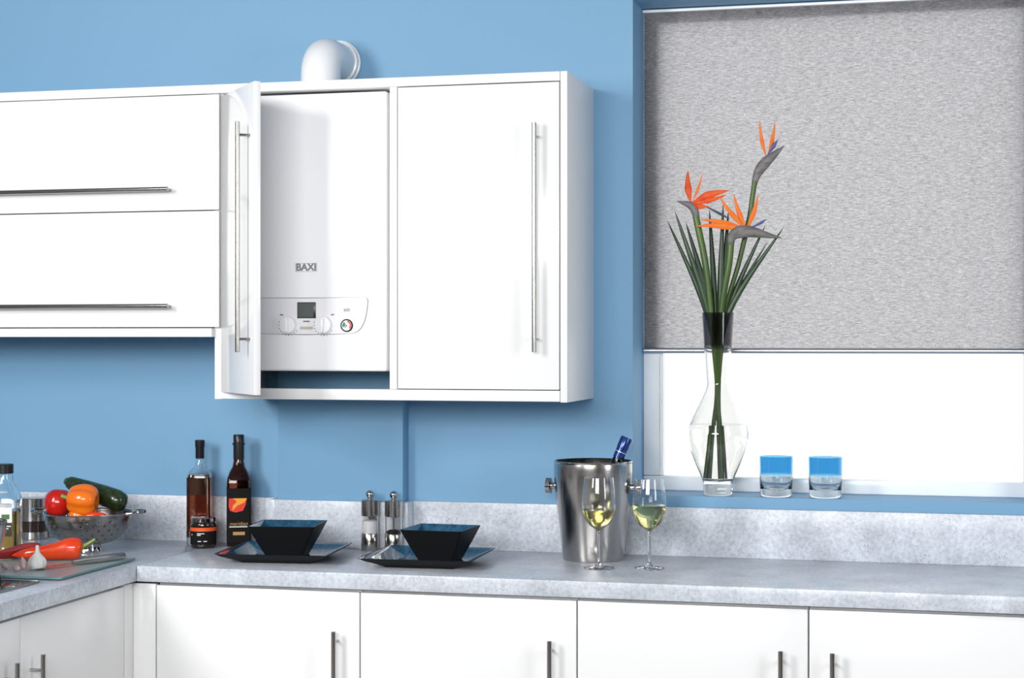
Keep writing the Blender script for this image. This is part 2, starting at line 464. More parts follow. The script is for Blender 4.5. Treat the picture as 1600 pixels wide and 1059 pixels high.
bx('divider', (0.6126, 0.6345, CY + 0.001, 0, 1.3990, 2.2524), M_EDGE, bc)
bx('bottom_rail', (0.0992, 1.105, CY, CY + 0.06, 1.3680, 1.3986), M_EDGE, bc)
bx('bottom_panel', (0.0995, 1.105, CY + 0.061, 0, 1.3680, 1.3860), M_EDGE, bc)  # unseen; the stretch under the boiler is added to block light from below
d = bx('door', (0.6375, 1.1035, CY - 0.001, CY + 0.018, 1.4010, 2.2495), M_WHITE, bc, 0.0015)
bar_handle(d, (1.041, CY - 0.036, 1.505), (1.041, CY - 0.036, 2.135), (0, 0.037, 0), inset=0.036)
# open door, hinged at its left edge
al = math.radians(51); hx, hy = 0.1015, CY - 0.002; dw = 0.335
ud = Vector((math.cos(al), -math.sin(al), 0)); un = Vector((-math.sin(al), -math.cos(al), 0))
dm = box(B(), 0, dw, 0, 0.019, 1.388, 2.243, 0.0015)
rot = Matrix.Translation((hx, hy, 0)) @ Matrix.Rotation(-al, 4, 'Z'); dm.transform(rot)
od = mk('door', dm, M_WHITE, bc, True, 30)
q = Vector((hx, hy, 0)) + ud * (dw - 0.040) + un * 0.035
bar_handle(od, (q.x, q.y, 1.505), (q.x, q.y, 2.135), -un * 0.036, inset=0.036)

# ---------------------------------------------------------------- boiler and flue
bo = thing('boiler', (0.353, -0.2, 1.449), 'white wall-hung gas boiler with control panel inside the open cabinet', 'boiler')
BY = -0.338
bx('casing', (0.113, 0.5965, BY, -0.056, 1.449, 2.2455), M_BOILER, bo, 0.008, 4)
pts = [(0.353, 1.6600), (0.530, 1.6600), (0.537, 1.6585), (0.5408, 1.6540), (0.5415, 1.648), (0.540, 1.630), (0.536, 1.607), (0.530, 1.588), (0.522, 1.573),
       (0.512, 1.563), (0.498, 1.5575), (0.45, 1.5545), (0.353, 1.5525)]
outline = pts + [(2 * 0.353 - x, z) for x, z in pts[::-1][1:]]
outline = [p for i, p in enumerate(outline) if i == 0 or (abs(p[0] - outline[i - 1][0]) + abs(p[1] - outline[i - 1][1])) > 1e-6]
if abs(outline[0][0] - outline[-1][0]) < 1e-6 and abs(outline[0][1] - outline[-1][1]) < 1e-6: outline.pop()
pb = rings(B(), [[(x, BY + 0.001, z) for x, z in outline], [(x, BY - 0.0025, z) for x, z in outline]])
panel = mk('control_panel', pb, pm('panel_plastic', (0.86, 0.85, 0.88), 0.35), bo)
fr = B(); ring = [Vector((x, BY - 0.0025, z)) for x, z in outline]; cxz = Vector((0.353, BY - 0.0025, 1.607))
inner = [p + (cxz - p).normalized() * 0.0022 for p in ring]
for i in range(len(ring)):
    j = (i + 1) % len(ring)
    q4 = [ring[i], ring[j], inner[j], inner[i]]; v = [fr.verts.new(p + Vector((0, -0.0006, 0))) for p in q4]; fr.faces.new(v)
    w4 = [fr.verts.new(p + Vector((0, 0.0002, 0))) for p in q4]
    for k in range(4): fr.faces.new((v[k], v[(k + 1) % 4], w4[(k + 1) % 4], w4[k]))
mk('panel_border', fr, pm('mauve_grey_line', (0.25, 0.21, 0.25), 0.5), panel)
PY = BY - 0.0026
disp = bx('display', (0.3265, 0.3835, PY - 0.0015, PY + 0.001, 1.6005, 1.6465), M_BLACK, bo, 0.0012)
bx('screen', (0.3285, 0.3765, PY - 0.0022, PY - 0.0014, 1.6030, 1.6440), pm('lcd_grey', (0.085, 0.10, 0.095), 0.3), disp, 0)


def knob(cx, cz):
    k = mk('knob', lathe_y(B(), [(0.0255, 0), (0.0255, 0.004), (0.0235, 0.012), (0.0, 0.0135)], (cx, PY, cz)), M_BOILER, bo, True)
    bx('grip', (cx - 0.0055, cx + 0.0055, PY - 0.024, PY - 0.010, cz - 0.021, cz + 0.021), M_BOILER, k, 0.003)
    tk = B()
    for i in range(15):
        a = math.radians(-35 - 250 / 14 * i) + PI * 0.0
        if 20 < (math.degrees(a) % 360) < 160: continue
        r = 0.0295; p = Vector((cx + r * math.cos(a), PY, cz + r * math.sin(a)))
        box(tk, p.x - 0.0014, p.x + 0.0014, PY - 0.0004, PY + 0.0006, p.z - 0.0014, p.z + 0.0014)
    mk('dial_mark', tk, M_GREYPRINT, k)


def lathe_y(bm, prof, c, seg=32):
    """turned about an axis that points out of the wall (towards -y)"""
    L = []
    for r, h in prof:
        if r < 1e-6: L.append([(c[0], c[1] - h, c[2])])
        else: L.append([(c[0] + r * math.cos(a), c[1] - h, c[2] + r * math.sin(a)) for a in (2 * PI * i / seg for i in range(seg))])
    return rings(bm, L)


knob(0.2995, 1.5815); knob(0.4075, 1.5810)
ga = mk('pressure_gauge', lathe_y(B(), [(0.0185, 0), (0.0185, 0.003), (0.0160, 0.0045), (0.0150, 0.003), (0, 0.003)], (0.4775, PY, 1.5795)), M_BLACK, bo, True)
mk('gauge_face', lathe_y(B(), [(0.0148, 0.0031), (0.0148, 0.0034), (0, 0.0034)], (0.4775, PY, 1.5795)), M_WHITEPRINT, ga)


def arc(bm, c, r0, r1, a0, a1, y, k=10):
    for i in range(k):
        u, w = (math.radians(a0 + (a1 - a0) * t / k) for t in (i, i + 1))
        v = [bm.verts.new((c[0] + r * math.cos(a), y, c[1] + r * math.sin(a))) for r, a in ((r0, u), (r1, u), (r1, w), (r0, w))]
        bm.faces.new(v)
    return bm


mk('gauge_scale', arc(B(), (0.4775, 1.5795), 0.0095, 0.0142, -45, 80, PY - 0.0036), pm('red_print', (0.65, 0.06, 0.06), 0.5), ga)
mk('gauge_scale', arc(B(), (0.4775, 1.5795), 0.004, 0.0125, 125, 205, PY - 0.0036), pm('green_print', (0.02, 0.22, 0.12), 0.5), ga)
nd = B(); sweep(nd, [(0.4725, PY - 0.0040, 1.5730), (0.4790, PY - 0.0040, 1.5810)], [0.0006, 0.0012], seg=6); mk('needle', nd, M_BLACK, ga)
bx('name_plate', (0.3355, 0.3745, PY - 0.0004, PY + 0.0005, 1.5685, 1.5765), pm('beige_plate', (0.52, 0.49, 0.42), 0.5), bo, 0)
bx('plate_mark', (0.3445, 0.3645, PY - 0.0004, PY + 0.0005, 1.5895, 1.5935), M_GREYPRINT, bo, 0)
text_mesh('lettering', '600', 0.013, (0.4775, PY - 0.0002, 1.6235), M_GREYPRINT, bo, bold=0.0002)
for ox in (0.2785, 0.4340):
    bx('symbol', (ox - 0.005, ox + 0.005, PY - 0.0004, PY + 0.0005, 1.6085, 1.6125), M_GREYPRINT, bo, 0)
text_mesh('logo_lettering', 'BAXI', 0.0285, (0.353, BY - 0.0008, 1.7465), M_GREYPRINT, bo, bold=0.0009)
lg = B()
for e in ((0.3205, 0.3855, 1.7345, 1.7352), (0.3205, 0.3855, 1.7578, 1.7585), (0.3205, 0.3212, 1.7352, 1.7578), (0.3848, 0.3855, 1.7352, 1.7578)):
    box(lg, e[0], e[1], BY - 0.0008, BY + 0.0005, e[2], e[3])
mk('logo_frame', lg, M_GREYPRINT, bo)

fl = thing('flue_elbow', (0.333, -0.15, ZT), 'white plastic flue elbow on top of the boiler cabinet', 'flue')
path = [(0.333, -0.165, ZT + 0.0005), (0.333, -0.165, 2.325)]
for i in range(1, 13):
    a = PI / 2 * i / 12; path.append((0.333, -0.165 + 0.058 * (1 - math.cos(a)), 2.325 + 0.058 * math.sin(a)))
path.append((0.333, -0.004, 2.383))
mk('elbow', sweep(B(), path, 0.0595, seg=36, side=(1, 0, 0)), M_FLUE, fl, True)
for y0, r in ((-0.030, 0.0665), (-0.012, 0.0700)):
    mk('collar_ring', sweep(B(), [(0.333, y0 + e, 2.383) for e in (0, 0.002, 0.009, 0.011)], [r - 0.003, r, r, r - 0.003], seg=36, side=(1, 0, 0)), M_FLUE, fl, True)

# ---------------------------------------------------------------- roller blind
rb_ = thing('roller_blind', (1.82, 0.165, 1.505), 'grey woven roller blind lowered halfway over the window', 'blind')
cloth = B(); NZ = 40
for i in range(NZ + 1):
    z = 1.512 + (2.5255 - 1.512) * i / NZ
    for x in (WX0 + 0.003, WX1 - 0.003): cloth.verts.new((x, 0.1735 + 0.0006 * math.sin(i * 0.55), z))
cloth.verts.ensure_lookup_table()
for i in range(NZ): cloth.faces.new([cloth.verts[k] for k in (2 * i, 2 * i + 1, 2 * i + 3, 2 * i + 2)])
mk('blind_cloth', cloth, M_BLIND, rb_, True)
bb = B(); cyl(bb, (WX0 - 0.002 + 0.003, 0.1685, 1.506), (WX1 - 0.003, 0.1685, 1.506), 0.0088, 16, 0.002)
mk('bottom_bar', bb, M_ALU, rb_, True)
bx('top_strip', (WX0 + 0.002, WX1 - 0.002, 0.152, 0.1775, 2.5255, 2.5335), M_UPVC, rb_, 0.001)  # slim white strip across the top of the cloth

# ---------------------------------------------------------------- crockery
def square_dish(name, c, rot, prof, label, cat, t=0.006, corner=0.012):
    """prof: (half size, z) from foot to rim; inner glaze is slot 1"""
    bm = B(); outer = [rsq(c[0], c[1], c[2] + z, h, h, corner * (0.5 + 0.5 * h / prof[-1][0]), rot) for h, z in prof]
    inn = [rsq(c[0], c[1], c[2] + z + (t if i == 0 else t * 0.35 if i < len(prof) - 1 else 0), h - (t * 0.8), h - (t * 0.8), corner * 0.6, rot) for i, (h, z) in enumerate(prof)]
    rings(bm, outer, True, False, 0)
    bm.verts.ensure_lookup_table(); k = len(outer[0]); top = bm.verts[(len(outer) - 1) * k:len(outer) * k]
    base = len(bm.verts); rings(bm, inn[::-1], False, True, 1); bm.verts.ensure_lookup_table()
    a = [bm.verts[(len(outer) - 1) * k + i] for i in range(k)]; b2 = [bm.verts[base + i] for i in range(k)]
    for i in range(k): bm.faces.new((a[i], a[(i + 1) % k], b2[(i + 1) % k], b2[i])).material_index = 0
    return tag(mk(name, bm, [M_GLAZE, M_BLUEGLAZE], None, True, 35), label, cat)


PL = [(0.102, 0), (0.106, 0.004), (0.150, 0.0215), (0.163, 0.030)]
square_dish('square_plate', (0.2935, -0.352, ZW), 0.11, PL, 'black and blue square plate under the bowl beside the bottles', 'plate')
square_dish('square_plate', (0.7250, -0.358, ZW), 0.035, [(h * 0.985, z) for h, z in PL], 'black and blue square plate in front of the pepper mill', 'plate')
BW = [(0.050, 0), (0.052, 0.003), (0.076, 0.052), (0.0935, 0.0905), (0.0945, 0.0925)]
square_dish('square_bowl', (0.292, -0.325, ZW + 0.0064), 0.15, [(h * 1.03, z) for h, z in BW], 'black square bowl with blue glaze, on the plate beside the bottles', 'bowl', 0.005, 0.008)
square_dish('square_bowl', (0.752, -0.325, ZW + 0.0064), -0.035, [(h * 0.97, z) for h, z in BW], 'black square bowl with blue glaze, on the plate right of the mills', 'bowl', 0.005, 0.008)

# ---------------------------------------------------------------- salt and pepper mills
def mill(c, label, fill, f0, f1):
    o = thing('spice_mill', c, label, 'mill', 'steel and acrylic mills')
    mk('mill_base', lathe(B(), [(0.0255, 0), (0.0262, 0.001), (0.0262, 0.051), (0.0255, 0.052)], c), M_STEEL, o, True)
    mk('clear_tube', lathe(B(), [(0.0250, 0.0521), (0.0250, 0.1035), (0.0225, 0.1035), (0.0225, 0.0521)], c, caps=False), M_GLASS, o, True)
    mk('filling', lathe(B(), [(0.0222, f0), (0.0222, f1 - 0.002), (0.012, f1 + 0.002), (0, f1)], c), fill, o, True)
    mk('shaft', lathe(B(), [(0.003, f1), (0.003, 0.1035)], c, 10), M_CHROME, o, True)
    mk('mill_head', lathe(B(), [(0.0255, 0.1036), (0.0266, 0.1046), (0.0266, 0.150), (0.025, 0.1515), (0.008, 0.153), (0.006, 0.158)], c), M_STEEL, o, True)
    r = 0.0125; mk('knob', lathe(B(), [(0.0 if i in (0, 12) else r * math.sin(PI * i / 12), 0.1675 - r * math.cos(PI * i / 12)) for i in range(13)], c, 24), M_CHROME, o, True)


mill((0.466, -0.105, ZW), 'steel mill with white salt in its clear middle', M_SALT, 0.0525, 0.090)
mill((0.5415, -0.108, ZW), 'steel mill with dark peppercorns, behind the right-hand bowl', M_PEPPERCORN, 0.0525, 0.062)

# ---------------------------------------------------------------- bottles and jar by the wall
def rsq_loft(bm, c, prof, rot, k=6, mi=0):
    """prof: (half size, corner radius, z)"""
    return rings(bm, [rsq(c[0], c[1], c[2] + z, h, h, r, rot, k) for h, r, z in prof], True, True, mi)


def shell(bm, c, prof, rot, t, zb, k=6):
    """hollow bottle: outer prof and an inner wall t thinner, floor at zb"""
    o = [rsq(c[0], c[1], c[2] + z, h, h, r, rot, k) for h, r, z in prof]
    i = [rsq(c[0], c[1], c[2] + max(z, zb), h - t, h - t, max(r - t * 0.5, 0.003), rot, k) for h, r, z in prof if z >= zb * 0.9]
    return rings(bm, o + i[::-1], True, True)


ca = (-0.0965, -0.075, ZW + 0.0006)
o = thing('liquor_bottle', ca, 'clear bottle of brown liquor with a tall black stopper, left of the black-label bottle', 'bottle')
pa = [(0.034, 0.012, 0), (0.0365, 0.014, 0.004), (0.0370, 0.015, 0.010), (0.0370, 0.015, 0.205), (0.0355, 0.018, 0.217), (0.029, 0.020, 0.227), (0.018, 0.0165, 0.235),
      (0.0135, 0.0132, 0.246), (0.0125, 0.0123, 0.262)]
mk('glass_body', shell(B(), ca, pa, 0.25, 0.003, 0.022), M_GLASS, o, True)
li = [(0.0338, 0.0125, 0.0225), (0.0338, 0.0125, 0.203), (0.0322, 0.015, 0.214)]
mk('liquor', rsq_loft(B(), ca, li, 0.25), M_BRANDY, o, True)
mk('stopper', lathe(B(), [(0.0128, 0.2625), (0.0135, 0.264), (0.0135, 0.296), (0.0150, 0.300), (0.0150, 0.318), (0.0135, 0.3195)], ca, 28), M_BLACK, o, True)

cb = (0.0335, -0.078, ZW + 0.0006); rb2 = 0.42
o = thing('liquor_bottle', cb, 'square brown bottle with black label and orange flame picture', 'bottle')
pb2 = [(0.0345, 0.006, 0), (0.036, 0.007, 0.004), (0.036, 0.007, 0.190), (0.0345, 0.012, 0.206), (0.028, 0.018, 0.224), (0.019, 0.0175, 0.240), (0.0158, 0.0155, 0.256), (0.0150, 0.0148, 0.300)]
mk('glass_body', shell(B(), cb, pb2, rb2, 0.003, 0.010), M_BROWNGLASS, o, True)
mk('liquor', rsq_loft(B(), cb, [(0.0328, 0.006, 0.0105), (0.0328, 0.006, 0.189), (0.030, 0.012, 0.204)], rb2), M_BRANDY, o, True)
mk('screw_cap', lathe(B(), [(0.0162, 0.262), (0.0165, 0.264), (0.0165, 0.306), (0.0195, 0.307), (0.0195, 0.312), (0.0165, 0.313), (0.0165, 0.336), (0.0150, 0.338)], cb, 28), M_BLACK, o, True)
lab = rings(B(), [rsq(cb[0], cb[1], cb[2] + z, 0.0364, 0.0364, 0.0074, rb2) for z in (0.012, 0.176)], False, False)
mk('label', lab, M_LABELBLACK, o, True)


def face_pt(u, w, d=0.0368):
    """point on the bottle's front face: u across, w up, d out"""
    return Vector((cb[0] + u * math.cos(rb2) + d * math.sin(rb2), cb[1] + u * math.sin(rb2) - d * math.cos(rb2), cb[2] + w))


def patch(name, poly, mat, d=0.0368):
    bm = B(); a = [bm.verts.new(face_pt(u, w, d)) for u, w in poly]; b3 = [bm.verts.new(face_pt(u, w, d - 0.0006)) for u, w in poly]
    bm.faces.new(a); bm.faces.new(b3[::-1])
    for i in range(len(poly)): bm.faces.new((a[i], a[(i + 1) % len(poly)], b3[(i + 1) % len(poly)], b3[i]))
    return mk(name, bm, mat, o)


patch('flame_picture', [(-0.030, 0.146), (0.024, 0.146), (0.020, 0.125), (0.012, 0.108), (-0.010, 0.103), (-0.026, 0.108), (-0.031, 0.122)], pm('red_flame_print', (0.70, 0.035, 0.01), 0.5))
patch('flame_picture', [(-0.018, 0.146), (0.024, 0.146), (0.016, 0.133), (-0.004, 0.124), (-0.020, 0.108), (-0.018, 0.124), (-0.006, 0.136)], pm('yellow_flame_print', (0.85, 0.33, 0.02), 0.5), 0.0371)
text_mesh('lettering', 'meridian', 0.0155, face_pt(0, 0.0685, 0.0366), M_GOLD, o, rotz=rb2)
patch('lettering_line', [(-0.029, 0.058), (0.029, 0.058), (0.029, 0.061), (-0.029, 0.061)], M_WHITEPRINT)
patch('lettering_line', [(-0.018, 0.034), (0.018, 0.034), (0.018, 0.044), (-0.018, 0.044)], M_GOLD)
for w in (0.140, 0.112, 0.095):
    u = Vector((math.sin(rb2 + PI / 2), -math.cos(rb2 + PI / 2), 0)); s = Vector((math.cos(rb2 + PI / 2), math.sin(rb2 + PI / 2), 0))
    p = Vector(cb) + u * 0.0366; ln = B()
    v4 = [p + s * (-0.016) + Vector((0, 0, w)), p + s * 0.012 + Vector((0, 0, w)), p + s * 0.012 + Vector((0, 0, w + 0.002)), p + s * (-0.016) + Vector((0, 0, w + 0.002))]
    a = [ln.verts.new(q) for q in v4]; b3 = [ln.verts.new(q - u * 0.0006) for q in v4]; ln.faces.new(a); ln.faces.new(b3[::-1])
    for i in range(4): ln.faces.new((a[i], a[(i + 1) % 4], b3[(i + 1) % 4], b3[i]))
    mk('lettering_line', ln, M_WHITEPRINT, o)

cj = (-0.047, -0.158, ZW)
o = thing('preserve_jar', cj, 'small dark jar with an orange band, in front of the stoppered bottle', 'jar')
mk('glass_body', lathe(B(), smoothprof([(0.034, 0), (0.0375, 0.004), (0.0385, 0.012), (0.0385, 0.066), (0.0365, 0.074), (0.034, 0.078)], 4), cj), pm('dark_preserve', (0.018, 0.008, 0.005), 0.06, coat=0.6), o, True)
mk('lid', lathe(B(), [(0.0355, 0.0782), (0.0372, 0.0795), (0.0372, 0.090), (0.0355, 0.092), (0.0335, 0.0912), (0, 0.0912)], cj), M_CHROME, o, True)
mk('label', lathe(B(), [(0.0388, 0.012), (0.0390, 0.012), (0.0390, 0.066), (0.0388, 0.066)], cj, caps=False), M_LABELBLACK, o, True)
mk('label_band', lathe(B(), [(0.0391, 0.052), (0.0394, 0.052), (0.0394, 0.063), (0.0391, 0.063)], cj, caps=False), M_ORANGEBAND, o, True)
for a0, a1, z in ((-95, -62, 0.044), (-95, -78, 0.0395), (-92, -76, 0.021), (-66, -50, 0.021), (-130, -122, 0.040)):
    ln = B(); N = 6
    lo = [(cj[0] + 0.0393 * math.cos(math.radians(a0 + (a1 - a0) * i / N)), cj[1] + 0.0393 * math.sin(math.radians(a0 + (a1 - a0) * i / N))) for i in range(N + 1)]
    for i in range(N):
        ln.faces.new([ln.verts.new((*lo[j], cj[2] + zz)) for j, zz in ((i, z), (i + 1, z), (i + 1, z + 0.0026), (i, z + 0.0026))])
    mk('lettering_line', ln, M_WHITEPRINT, o)

# ---------------------------------------------------------------- ice bucket with wine bottle, glasses
ck = (1.1545, -0.146, ZW)
o = thing('ice_bucket', ck, 'brushed steel ice bucket with round knob handles', 'ice bucket')
outp = smoothprof([(0.0855, 0.0), (0.0875, 0.010), (0.0960, 0.085), (0.1060, 0.165), (0.1115, 0.225), (0.1125, 0.262), (0.1115, 0.279)], 6)
inp = [(r - 0.004, max(z, 0.008)) for r, z in outp if z > 0.004]
mk('bucket_body', lathe(B(), [(0.0, 0.0)] + outp + inp[::-1] + [(0.0, 0.008)], ck, 72), M_STEEL, o, True, 50)
mk('rim', lathe(B(), [(0.1075, 0.2792), (0.1128, 0.2770), (0.1140, 0.2800), (0.1128, 0.2830), (0.1085, 0.2830)], ck, 72, caps=False), M_CHROME, o, True)
for s in (-1, 1):
    kb = B(); X = lambda d: (ck[0] + s * (0.108 + d), ck[1] + 0.0, ck[2] + 0.208)
    sweep(kb, [X(0.0), X(0.014), X(0.015), X(0.017), X(0.029), X(0.031), X(0.033)], [0.0105, 0.0105, 0.020, 0.0235, 0.0235, 0.0195, 0.012], seg=28)
    mk('knob_handle', kb, M_CHROME, o, True, 30)

tilt = math.radians(23); bd = Vector((math.sin(tilt), 0.06, math.cos(tilt))).normalized()
top = Vector((1.2515, -0.135, 1.2605)); bot = top - bd * 0.305
o = thing('wine_bottle', tuple(bot), 'wine bottle with a dark blue capsule leaning in the ice bucket', 'bottle')
wp = [(0.030, 0), (0.0345, 0.004), (0.036, 0.012), (0.036, 0.150), (0.033, 0.172), (0.024, 0.200), (0.0165, 0.222), (0.0145, 0.240), (0.0142, 0.300)]
mk('glass_body', sweep(B(), [bot + bd * z for r, z in wp], [r for r, z in wp], seg=32), M_GREENGLASS, o, True)
cp_ = [(0.0160, 0.2400), (0.0166, 0.2402), (0.0166, 0.270), (0.0176, 0.2715), (0.0176, 0.301), (0.0160, 0.304)]
cap = mk('capsule', sweep(B(), [bot + bd * z for r, z in cp_], [r for r, z in cp_], seg=32), M_FOIL, o, True, 30)
mk('capsule_band', sweep(B(), [bot + bd * z for z in (0.258, 0.2605)], 0.0169, seg=32), pm('silver_print', (0.55, 0.56, 0.6), 0.3, 0.6), cap, True)


def wine_glass(c, label, h_wine, sc=1.0):
    o = thing('wine_glass', c, label, 'wine glass')
    bowl_o = [(0.0045, 0.104), (0.012, 0.109), (0.028, 0.121), (0.040, 0.140), (0.0462, 0.163), (0.0470, 0.185), (0.0450, 0.212), (0.0415, 0.238), (0.0398, 0.250)]
    out = [(0.0, 0.0), (0.040, 0.0), (0.0415, 0.0012), (0.040, 0.0025), (0.020, 0.0060), (0.0075, 0.0110), (0.0046, 0.020), (0.0040, 0.050), (0.0042, 0.090)] + smoothprof(bowl_o, 5)
    inn = smoothprof([(max(r - 0.0014, 0.0), z + (0.0025 if r < 0.03 else 0)) for r, z in bowl_o[1:]], 5)
    mk('glass_body', lathe(B(), [(r * sc, z * sc) for r, z in out] + [(r * sc, z * sc) for r, z in inn[::-1]] + [(0, 0.1095 * sc)], c, 48), M_GLASS, o, True, 60)
    w = [(r + 0.0004, z) for r, z in inn if z < h_wine]
    mk('white_wine', lathe(B(), [(0, 0.1092 * sc)] + [(r * sc, z * sc) for r, z in w] + [(w[-1][0] * sc, h_wine * sc), (0, h_wine * sc)], c, 48), M_WINE, o, True, 50)


wine_glass((1.2093, -0.338, ZW + 0.0006), 'wine glass in front of the ice bucket, less than half full of white wine', 0.161)
wine_glass((1.3441, -0.304, ZW + 0.0006), 'wine glass right of the ice bucket, fuller with white wine', 0.176, 0.985)

# ---------------------------------------------------------------- vase, flowers and tumblers on the sill
VX, VY, VZ = 1.487, 0.047, WZ0 + 0.0006
cv = (VX, VY, VZ)
vo = [(0.0385, 0.0), (0.0415, 0.003), (0.0425, 0.020), (0.0455, 0.044), (0.066, 0.091), (0.083, 0.139), (0.0895, 0.172), (0.0885, 0.190), (0.081, 0.215), (0.062, 0.256), (0.043, 0.297), (0.0345, 0.322), (0.0350, 0.345), (0.0400, 0.425), (0.0465, 0.534)]
outp = smoothprof(vo, 5)
inr = [(0.036, 0.046), (0.0600, 0.092), (0.0770, 0.139), (0.0835, 0.172), (0.0825, 0.190), (0.0750, 0.215), (0.0560, 0.256), (0.0370, 0.297), (0.0290, 0.322), (0.0300, 0.345), (0.0355, 0.425), (0.0430, 0.534)]
inp = smoothprof(inr, 5)
o = thing('glass_vase', cv, 'tall clear glass vase with a smoky dark collar on the window sill', 'vase')
mk('vase_body', lathe(B(), [(0, 0)] + outp + inp[::-1] + [(0, 0.042)], cv, 64), M_VASE, o, True, 60)
wv = [(r + 0.0004, z) for r, z in inp if z < 0.205]
mk('water', lathe(B(), [(0, 0.0418)] + wv + [(wv[-1][0] - 0.002, 0.206), (0, 0.206)], cv, 64), M_WATER, o, True, 50)


def stalk_path(tip, mouth_u, depth=0.0, foot_u=None):
    """from the vase floor through the neck to a point above the mouth"""
    foot_u = -mouth_u * 0.75 if foot_u is None else foot_u
    d = depth
    p = [(VX + foot_u, VY - d * 0.8, VZ + 0.052), (VX + foot_u * 0.55, VY - d * 0.5, VZ + 0.19), (VX + mouth_u * 0.10, VY, VZ + 0.322), (VX + mouth_u, VY + d, VZ + 0.534)]
    return p + [(tip[0], VY + d * 2.2, tip[1])]


LV = [((1.335, 1.891), -0.034, 0.008), ((1.363, 1.917), -0.028, -0.010), ((1.388, 1.886), -0.022, 0.014), ((1.456, 1.923), -0.010, 0.020), ((1.498, 1.938), 0.002, 0.016),
      ((1.511, 1.920), 0.008, 0.024), ((1.622, 1.873), 0.027, 0.012), ((1.627, 1.825), 0.030, 0.018), ((1.680, 1.865), 0.033, -0.006)]
LL = ['leftmost dark green leaf blade leaning out of the vase', 'tall dark green leaf blade second from the left in the vase', 'short dark green leaf blade third from the left in the vase',
      'upright dark green leaf blade behind the left flower', 'upright dark green leaf blade at the middle of the vase', 'upright leaf blade just left of the middle flower stem',
      'dark green leaf blade leaning right behind the middle spathe', 'thin short leaf blade leaning right, below the middle spathe', 'rightmost long dark green leaf blade leaning out of the vase']
def thin_leaf(tip): return tip[0] in (1.627, 1.363)


for (tip, mu, dp), lb in zip(LV, LL):
    pth = stalk_path(tip, mu, dp, foot_u=-mu * 0.6)
    if abs(mu) < 0.026 or thin_leaf(tip): pth = [(VX - mu * 0.12, VY - dp * 0.2, VZ + 0.285)] + pth[2:]
    pp = spline(pth, 8); N = len(pp); ra = []
    thin = 0.55 if tip[0] == 1.627 else 1.0
    for i in range(N):
        t = i / (N - 1)
        w = 0.0030 + 0.0055 * max(0, min(1, (t - 0.45) / 0.3))
        if t > 0.80: w *= max(0.0, (1 - t) / 0.20) ** 0.7
        ra.append(max(w * thin, 0.0004))
    lf = mk('leaf_blade', sweep(B(), pp, ra, [r * 0.45 for r in ra], seg=8, side=(0, 1, 0)), M_LEAF, None, True, 60)
    tag(lf, lb, 'leaf', 'leaf blades in the vase')


def petal(root, base, tip, width, mat, y0=0.0, y1=0.0, bend=0.0, name='petal', skew=0.42):
    b0 = Vector((base[0], VY + y0, base[1])); t0 = Vector((tip[0], VY + y1, tip[1])); ax = t0 - b0
    nrm = Vector((-ax.z, 0, ax.x)).normalized(); N = 12; pts = []; ra = []
    for i in range(N + 1):
        t = i / N; pts.append(b0 + ax * t + nrm * bend * math.sin(PI * t))
        s = t / skew if t < skew else (1 - t) / (1 - skew)
        ra.append(max(width * (s ** 0.75) if i not in (0, N) else width * 0.15 if i == 0 else 0.0002, 0.0002))
    return mk(name, sweep(B(), pts, ra, [max(r * 0.28, 0.0002) for r in ra], seg=8, side=(0, 1, 0)), mat, root, True, 60)


def spathe(root, pts, rad, dy):
    pp = spline([(x, VY + dy, z) for x, z in pts], 6); rr = [q[0] for q in spline([(r, 0) for r in rad], 6)]
    return mk('spathe', sweep(B(), pp, [max(r, 0.0004) for r in rr], [max(r * 0.7, 0.0004) for r in rr], seg=12, side=(0, 1, 0)), M_SPATHE, root, True, 60)


def flower(label, stem_pts, r_stem, mu, dp, foot=None):
    o = thing('strelitzia_flower', (VX, VY, VZ + 0.05), label, 'flower', 'orange flowers in the vase')
    pth = stalk_path(stem_pts[0], mu, dp, foot)[:-1] + [(x, VY + dp * 1.5, z) for x, z in stem_pts]
    pp = spline(pth, 6); rs = [0.0052 + (r_stem - 0.0052) * min(1, i / len(pp) * 1.6) for i in range(len(pp))]
    mk('stem', sweep(B(), pp, rs, seg=10, side=(0, 1, 0)), M_STEM, o, True)
    return o


f1 = flower('tallest orange strelitzia bloom rising above the other two', [(1.545, 1.76), (1.576, 1.892), (1.585, 1.95), (1.593, 2.004)], 0.0075, 0.020, 0.012, 0.012)
d1 = 0.018
spathe(f1, [(1.590, 1.985), (1.596, 2.012), (1.608, 2.037), (1.626, 2.058), (1.650, 2.079), (1.679, 2.104)], [0.0070, 0.0105, 0.0150, 0.0155, 0.0100, 0.0008], d1)
petal(f1, (1.627, 2.070), (1.608, 2.182), 0.0060, M_PETAL, d1, d1 - 0.01, 0.005)
petal(f1, (1.630, 2.072), (1.651, 2.177), 0.0062, M_PETAL, d1, d1 + 0.008, -0.003)
petal(f1, (1.629, 2.076), (1.661, 2.121), 0.0062, M_TONGUE, d1 - 0.004, d1 - 0.008, 0, 'tongue', 0.6)
f2 = flower('left orange-red strelitzia bloom with petals pointing right', [(1.452, 1.76), (1.431, 1.865), (1.424, 1.900)], 0.0100, -0.020, -0.008, -0.027)
d2 = -0.012
spathe(f2, [(1.427, 1.880), (1.424, 1.905), (1.414, 1.928), (1.395, 1.938), (1.367, 1.945)], [0.0085, 0.0105, 0.0120, 0.0080, 0.0006], d2)
petal(f2, (1.409, 1.940), (1.399, 2.036), 0.0110, M_PETALRED, d2, d2 + 0.01, 0.004)
petal(f2, (1.413, 1.940), (1.524, 1.972), 0.0125, M_PETALRED, d2, d2 - 0.02, 0.006)
petal(f2, (1.416, 1.938), (1.520, 1.960), 0.0080, M_PETALRED, d2 - 0.006, d2 - 0.03, -0.004)
